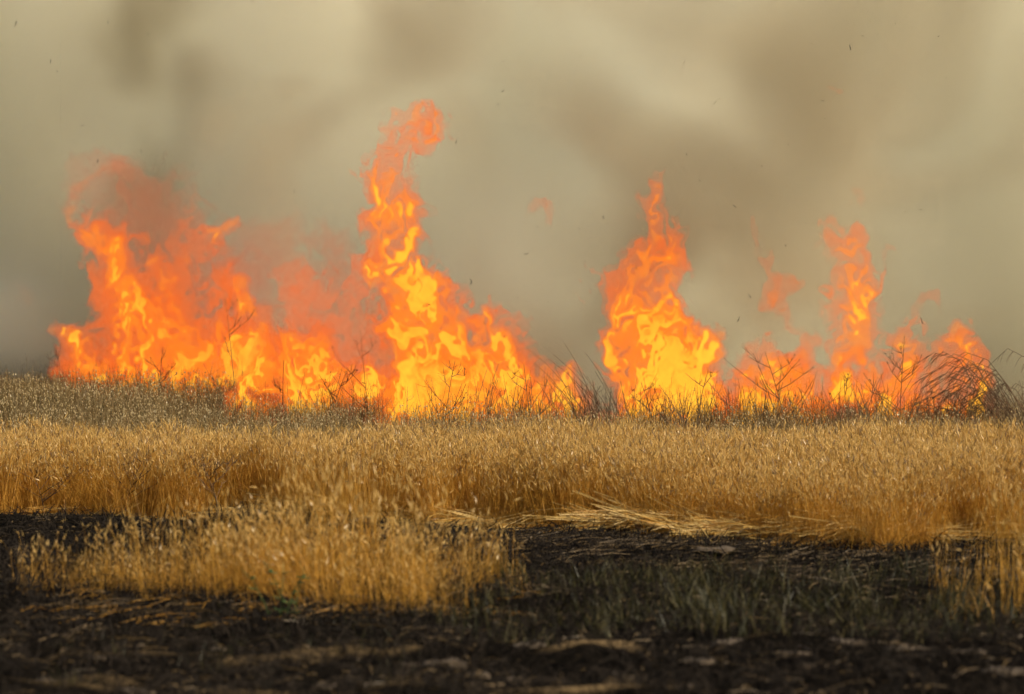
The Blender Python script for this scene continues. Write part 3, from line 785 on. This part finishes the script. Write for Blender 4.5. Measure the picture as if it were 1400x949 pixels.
def dead_bush(px, D, h, seed, label, lean=0.1, az=0.0, n=9, br=0.7, r=0.0045):
    rg = np.random.default_rng(seed); o = root_at('dead_weed', px, D, label, 'weed', 'dead weeds along the fire')
    P, B = branchy(rg, np.array([0, 0, -0.03]), h * 1.1, lean, az, n, br)
    mb = MB(); tube(mb, P, r * 1.25, r * 0.45, 0, 5); link('stem', mb.mesh('stem', [G['twig']]), o)
    for b in B:
        mb = MB(); tube(mb, b, r * 0.75, r * 0.35, 0, 4)
        for q in range(6):                                      # side twigs
            t = rg.integers(1, 3); d = rg.normal(0, 1, 3); d[2] = abs(d[2]) + 0.4; d /= np.linalg.norm(d); l = 0.10 * h * rg.uniform(0.5, 1.3)
            tube(mb, [b[t], b[t] + d * l * 0.5, b[t] + d * l + np.array([0, 0, 0.01])], r * 0.42, r * 0.25, 0)
        for q in range(rg.integers(0, 3)):
            spindle(mb, b[3], rg.normal(0, 1, 3), 0.02, 0.006, 0)
        link('branch', mb.mesh('branch', [G['twig']]), o)
    return o

def leaning_stalks(px, D, h, seed, label, n=14, lean=0.5, az=math.pi, spread=0.35, droop=0.0, r=0.0046, name='leaning_weed', plume=False):
    rg = np.random.default_rng(seed); o = root_at(name, px, D, label, 'weed', 'dead weeds along the fire')
    for i in range(n):
        b = np.array([rg.normal(0, spread), rg.normal(0, 0.12), -0.03])
        P = stalk_path(rg, b, h * rg.uniform(0.6, 1.12), lean * rg.uniform(0.6, 1.3), az + rg.normal(0, 0.25), 8, droop)
        mb = MB(); tube(mb, P, r, r * 0.35, 0, 4)
        if plume:                                               # a limp seed plume near the tip
            for q in range(9):
                j = rg.integers(4, 7); t = rg.random(); p = P[j] * (1 - t) + P[j + 1] * t
                d = P[7] - P[6]; d = d / np.linalg.norm(d) + rg.normal(0, 0.3, 3)
                tube(mb, [p, p + d * 0.05, p + d * 0.09 + np.array([0, 0, -0.025])], r * 0.5, r * 0.25, 0)
        else:
            for q in range(2):
                j = rg.integers(3, 6); d = P[j + 1] - P[j]; d = d / np.linalg.norm(d) + rg.normal(0, 0.35, 3)
                tube(mb, [P[j], P[j] + d * 0.07, P[j] + d * 0.13], r * 0.5, r * 0.25, 0)
        link('stalk', mb.mesh('stalk', [G['twig']]), o)
    return o

leaning_stalks(1402, 25.4, 1.55, 701, 'big clump of drooping dark reeds arching left at the right edge', 40, 0.55, math.pi, 0.16, 0.55, 0.0054, 'drooping_reeds', True)
leaning_stalks(1362, 25.5, 1.15, 702, 'smaller tuft of drooping reeds over the right low flame', 12, 0.6, math.pi, 0.12, 0.5, 0.005, 'drooping_reeds', True)
leaning_stalks(845, 26.0, 1.25, 703, 'sheaf of dark stalks leaning left beside the second tallest column', 22, 0.42, math.pi, 0.20, 0.05)
leaning_stalks(815, 26.0, 1.08, 704, 'shorter leaning stalks between the small low flame and that column', 12, 0.35, math.pi * 0.92, 0.16, 0.05)
leaning_stalks(985, 25.8, 0.86, 705, 'thin upright stalks between the second tallest column and the forked bush', 12, 0.2, 2.4, 0.22)
leaning_stalks(660, 26.1, 1.0, 706, 'fine dark stalks across the foot of the hooked column', 14, 0.22, 0.5, 0.30)
leaning_stalks(1240, 25.6, 0.95, 707, 'tangle of thin stalks in front of the far right low flame', 22, 0.28, 0.3, 0.35)
leaning_stalks(1180, 25.7, 0.86, 717, 'short stalks at the foot of the thin red column', 16, 0.22, 2.8, 0.25)
dead_bush(1083, 25.7, 1.12, 711, 'bare forked bush before the low orange flame', 0.22, 2.6, 12, 0.75)
dead_bush(1163, 25.8, 0.90, 712, 'bare dark weed standing under the thin red column', 0.12, 2.0, 9, 0.6)
dead_bush(1229, 25.7, 1.22, 713, 'tall bare weed with upright twigs right of the thin red column', 0.04, 0.4, 12, 0.45)
dead_bush(945, 25.9, 0.95, 714, 'twiggy weed before the right foot of the second tallest column', 0.15, 0.3, 9, 0.6)
dead_bush(905, 25.9, 0.86, 720, 'small crooked weed in front of the yellow heart of the second column', 0.2, 2.9, 7, 0.6)
dead_bush(602, 26.2, 1.02, 715, 'spindly weed before the left foot of the hooked column', 0.12, 0.2, 9, 0.5)
dead_bush(728, 26.2, 0.98, 716, 'bare weed at the right foot of the hooked column', 0.08, 2.7, 9, 0.55)
dead_bush(505, 27.4, 1.25, 718, 'thin forked weed before the pink flame half lost in smoke', 0.12, 2.2, 6, 0.5, 0.0036)
dead_bush(325, 29.5, 1.55, 719, 'tall sparse weed with long twigs before the broad left flame mass', 0.12, 2.4, 7, 0.5, 0.004)
dead_bush(385, 27.6, 0.98, 721, 'lone upright stick-like weed before the yellow flame bank', 0.03, 1.0, 4, 0.25)
dead_bush(440, 27.3, 0.92, 722, 'bent twiggy weed at the right end of the yellow flame bank', 0.25, 0.4, 8, 0.6)
dead_bush(215, 30.5, 1.05, 723, 'twiggy weed before the leaning peak of the left flame mass', 0.1, 1.2, 9, 0.5)
dead_bush(150, 33.0, 1.15, 724, 'dark twiggy weed before the low outlying flame at the far left', 0.1, 2.0, 11, 0.55)
dead_bush(70, 33.5, 1.05, 725, 'smoke-greyed weed in the brown oats at the far left', 0.1, 0.5, 9, 0.5)
dead_bush(1050, 26.0, 0.85, 726, 'small bare weed left of the forked bush', 0.15, 0.2, 8, 0.55)
dead_bush(170, 22.1, 0.50, 731, 'dark dead weed at the shaded left foot of the golden field', 0.35, 0.3, 12, 0.9)
dead_bush(300, 21.9, 0.42, 732, 'grey tangled weed at the field foot above the near clump', 0.4, 2.6, 12, 1.0)
dead_bush(60, 22.2, 0.42, 733, 'low dark weed at the field foot by the left edge', 0.5, 2.4, 11, 1.0)

# the fine fringe of dead twigs nobody could count
def tuft_twig(seed):
    rg = np.random.default_rng(seed); mb = MB()
    for i in range(7):
        P, B = branchy(rg, np.array([*rg.normal(0, 0.12, 2), -0.03]), rg.uniform(0.5, 1.0), abs(rg.normal(0, 0.18)), rg.uniform(0, 6.28), 4, 0.45)
        tube(mb, P, 0.0034, 0.0014, 0)
        for b in B: tube(mb, b, 0.0018, 0.001, 0)
    return mb.mesh('twig_tuft', [G['twig'], G['brown']])
px = rg.uniform(-20, 1430, 850); d = np.interp(px, FIRE_X, FIRE_D) - np.abs(rg.normal(0.3, 0.7, len(px))) + 0.2
k = rg.random(len(px)) < np.interp(px, [0, 100, 400, 1000, 1400], [0.35, 0.5, 0.5, 0.8, 1.0])
px, d = px[k], d[k]; x = (px - 700) / F_PX * d
scatter('dry_twigs', [tuft_twig(q) for q in range(740, 746)], pts(x, d), rg.uniform(0.65, 1.05, len(x)), 'fine fringe of dark dead twigs along the burning line', 'twigs', tilt=0.12)

# ------------------------------------------------------------------ the leafy weed in the near clump
o = root_at('leafy_weed', 385, 14.95, 'green leafy weed at the foot of the golden clump in front', 'weed')
r2 = np.random.default_rng(77)
for i in range(5):
    P = stalk_path(r2, np.array([r2.normal(0, 0.05), r2.normal(0, 0.03), -0.02]), r2.uniform(0.24, 0.38), r2.uniform(0.2, 0.55), (0.2, 2.9, 0.6, 2.5, 1.5)[i], 6)
    mb = MB(); tube(mb, P, 0.0035, 0.0018, 0, 5); st = link('stem', mb.mesh('stem', [G['leaf']]), o)
    for q in range(7):
        j = r2.integers(1, 5); a = r2.uniform(0, 6.28); d = np.array([math.cos(a), math.sin(a), r2.uniform(0, 0.6)]); d /= np.linalg.norm(d)
        s = np.cross(d, (0, 0, 1)); s /= np.linalg.norm(s); l = r2.uniform(0.036, 0.06); p = P[j]; nrm = np.cross(s, d) * 0.003
        V = [p, p + d * l * 0.3 + s * l * 0.24, p + d * l * 0.7 + s * l * 0.26, p + d * l, p + d * l * 0.7 - s * l * 0.26, p + d * l * 0.3 - s * l * 0.24, p + d * l * 0.5 + nrm * 2]
        mb = MB(); mb.add(V, [(0, 1, 6), (1, 2, 6), (2, 3, 6), (3, 4, 6), (4, 5, 6), (5, 0, 6)], 0)
        link('leaf', mb.mesh('leaf', [G['leaf']]), st)

# ------------------------------------------------------------------ single straws at the foot of the field
r3 = np.random.default_rng(55)
SS = [(560, 712, 40, 0.35), (610, 706, 55, 0.5), (640, 700, 36, 2.2), (655, 716, 50, 0.2), (520, 722, 42, 0.1), (845, 728, 90, 0.6), (880, 722, 110, 0.75), (905, 735, 120, 0.5), (940, 730, 90, 0.3), (960, 740, 70, 2.4),
      (1010, 738, 110, 0.45), (1050, 744, 120, 0.2), (1090, 742, 90, 2.6), (1120, 746, 100, 0.6), (1160, 748, 80, 0.15), (1200, 748, 110, 0.35), (1250, 748, 70, 2.7), (1290, 746, 90, 0.3), (975, 752, 50, 2.1), (700, 728, 60, 0.1)]
ORD = 'first second third fourth fifth sixth seventh eighth ninth tenth eleventh twelfth thirteenth fourteenth fifteenth sixteenth seventeenth eighteenth nineteenth twentieth twenty-first twenty-second twenty-third twenty-fourth'.split()
for q, (qx, qy, ln, ang) in enumerate(sorted(SS)):
    D = float(depth_of(qy)) + 0.0; L = ln * 1.4 * D / F_PX
    xx = (qx - 700) / F_PX * D; z0 = float(ground_z(np.array([xx]), np.array([D]))[0])
    d = np.array([math.cos(ang), r3.uniform(-0.2, 0.35), abs(math.sin(ang)) * 0.8 + 0.03]); bend = np.array([0, 0, -0.10 * L])
    P = [d * L * t + bend * t * t + np.array([0, 0, 0.005]) for t in (0, 0.33, 0.66, 1.0)]
    mb = MB(); tube(mb, P, 0.0036, 0.002, 0, 5)
    o = link('straw_stalk', mb.mesh('straw_stalk', [G['straw']])); o.location = (xx, D, z0)
    tag(o, '%s single pale straw, counting from the left, leaning out at the golden field foot' % ORD[q], 'straw stalk', 'single straws at the field foot', 'thing')

# ------------------------------------------------------------------ clods of earth on the burnt ground
def clod_mat():
    m, t, out = new_mat('dry_clod')
    ge = N(t, 'ShaderNodeNewGeometry'); no = N(t, 'ShaderNodeTexNoise'); no.inputs['Scale'].default_value = 40; no.inputs['Detail'].default_value = 5
    t.links.new(ge.outputs['Position'], no.inputs['Vector'])
    mx = N(t, 'ShaderNodeMix', data_type='RGBA'); mx.inputs['A'].default_value = (0.02, 0.014, 0.008, 1); mx.inputs['B'].default_value = (0.095, 0.064, 0.034, 1)
    t.links.new(no.outputs['Fac'], mx.inputs['Factor'])
    bs = N(t, 'ShaderNodeBsdfPrincipled'); bs.inputs['Roughness'].default_value = 0.95
    t.links.new(mx.outputs['Result'], bs.inputs['Base Color'])
    bp = N(t, 'ShaderNodeBump'); bp.inputs['Strength'].default_value = 0.6; bp.inputs['Distance'].default_value = 0.02
    t.links.new(no.outputs['Fac'], bp.inputs['Height']); t.links.new(bp.outputs[0], bs.inputs['Normal'])
    t.links.new(bs.outputs[0], out.inputs['Surface']); return m
M_CLOD = clod_mat()
def clod_mesh(seed):
    rr = np.random.default_rng(seed); nu, nv = 14, 8; V = [(0, 0, -1.0)]
    ph = rr.uniform(0, 6.28, 8)
    for j in range(1, nv):
        for i in range(nu):
            th = math.pi * j / nv; a = 2 * math.pi * i / nu
            p = np.array([math.sin(th) * math.cos(a), math.sin(th) * math.sin(a), -math.cos(th)])
            q = 1 + 0.26 * math.sin(3 * p[0] + ph[0]) * math.cos(4 * p[1] + ph[1]) + 0.16 * math.sin(7 * p[2] + 5 * p[0] + ph[2]) + 0.12 * math.sin(11 * p[1] + 6 * p[2] + ph[3]) + rr.normal(0, 0.03)
            V.append(tuple(p * q))
    V.append((0, 0, 1.0)); Fc = []
    for i in range(nu):
        Fc.append((0, 1 + (i + 1) % nu, 1 + i)); b = 1 + (nv - 2) * nu; Fc.append((len(V) - 1, b + i, b + (i + 1) % nu))
        for j in range(nv - 2):
            a = 1 + j * nu; Fc.append((a + i, a + (i + 1) % nu, a + nu + (i + 1) % nu, a + nu + i))
    me = bpy.data.meshes.new('dirt_clod'); me.from_pydata(V, [], Fc); me.materials.append(M_CLOD)
    me.polygons.foreach_set('use_smooth', np.ones(len(Fc), bool)); me.update(); return me
CM = [clod_mesh(q) for q in range(4)]
CL = [(612, 905, 26, 9), (655, 912, 18, 7), (728, 884, 22, 6), (705, 922, 16, 9), (845, 915, 22, 7), (740, 937, 18, 7), (960, 908, 24, 6), (1000, 890, 26, 5), (1105, 915, 16, 6), (1160, 888, 28, 5), (700, 940, 14, 6), (560, 900, 14, 5),
      (950, 935, 20, 6), (1080, 905, 22, 5), (1240, 900, 26, 5), (1330, 905, 20, 5), (1380, 935, 30, 6), (180, 935, 30, 6), (130, 895, 12, 4), (300, 878, 14, 4), (440, 930, 18, 5), (60, 925, 16, 4), (1290, 772, 24, 6), (980, 762, 26, 6)]
nb = 0
for q, (cx, cyy, wd, ht) in enumerate(sorted(CL)):
    D = float(depth_of(cyy)); xx = (cx - 700) / F_PX * D; z0 = float(ground_z(np.array([xx]), np.array([D]))[0])
    o = link('dirt_clod', CM[q % 4]); sc = D / F_PX; o.location = (xx, D, z0 - ht * sc * 0.1); o.scale = (wd * sc, wd * sc * 1.3, ht * sc * 0.9); o.rotation_euler = (0, 0, r3.uniform(0, 6.28) * 0.2)
    if cyy < 800: tag(o, 'pale crust of bare earth near the straw, %s' % ('under the thin grass at the right edge' if cx > 1100 else 'alone in mid burnt strip'), 'dirt clod', 'earth crusts near the straw', 'thing')
    else:
        nb += 1
        tag(o, '%s pale clod from the left on the black soil along the bottom' % ORD[nb - 1], 'dirt clod', 'clods on the burnt soil', 'thing')

# ------------------------------------------------------------------ ash flakes in the air
AM = []
for q in range(5):
    rr = np.random.default_rng(800 + q); mb = MB()
    P = [np.array([t, 0.15 * math.sin(3 * t + q), 0.35 * math.sin(2.5 * t + q) + rr.normal(0, 0.08)]) for t in np.linspace(-0.5, 0.5, 5)]
    tube(mb, P, 0.10, 0.05, 0, 4); AM.append(mb.mesh('ash_flake', [G['char']]))
for q in range(110):
    qx, qy, D = r3.uniform(0, 1400), r3.uniform(0, 470) ** 1.0, r3.uniform(23, 26.5)
    p = at(qx, qy, D); o = link('ash_flake', AM[q % 5]); o.location = p
    s = r3.choice([0.015, 0.022, 0.032, 0.045], p=[0.4, 0.35, 0.18, 0.07]); o.scale = (s, s, s * r3.uniform(0.5, 1)); o.rotation_euler = r3.uniform(0, 6.28, 3)
    tag(o, 'tiny charred flake drifting in the smoke above the fire', 'ash flake', 'ash flakes in the air', 'thing')
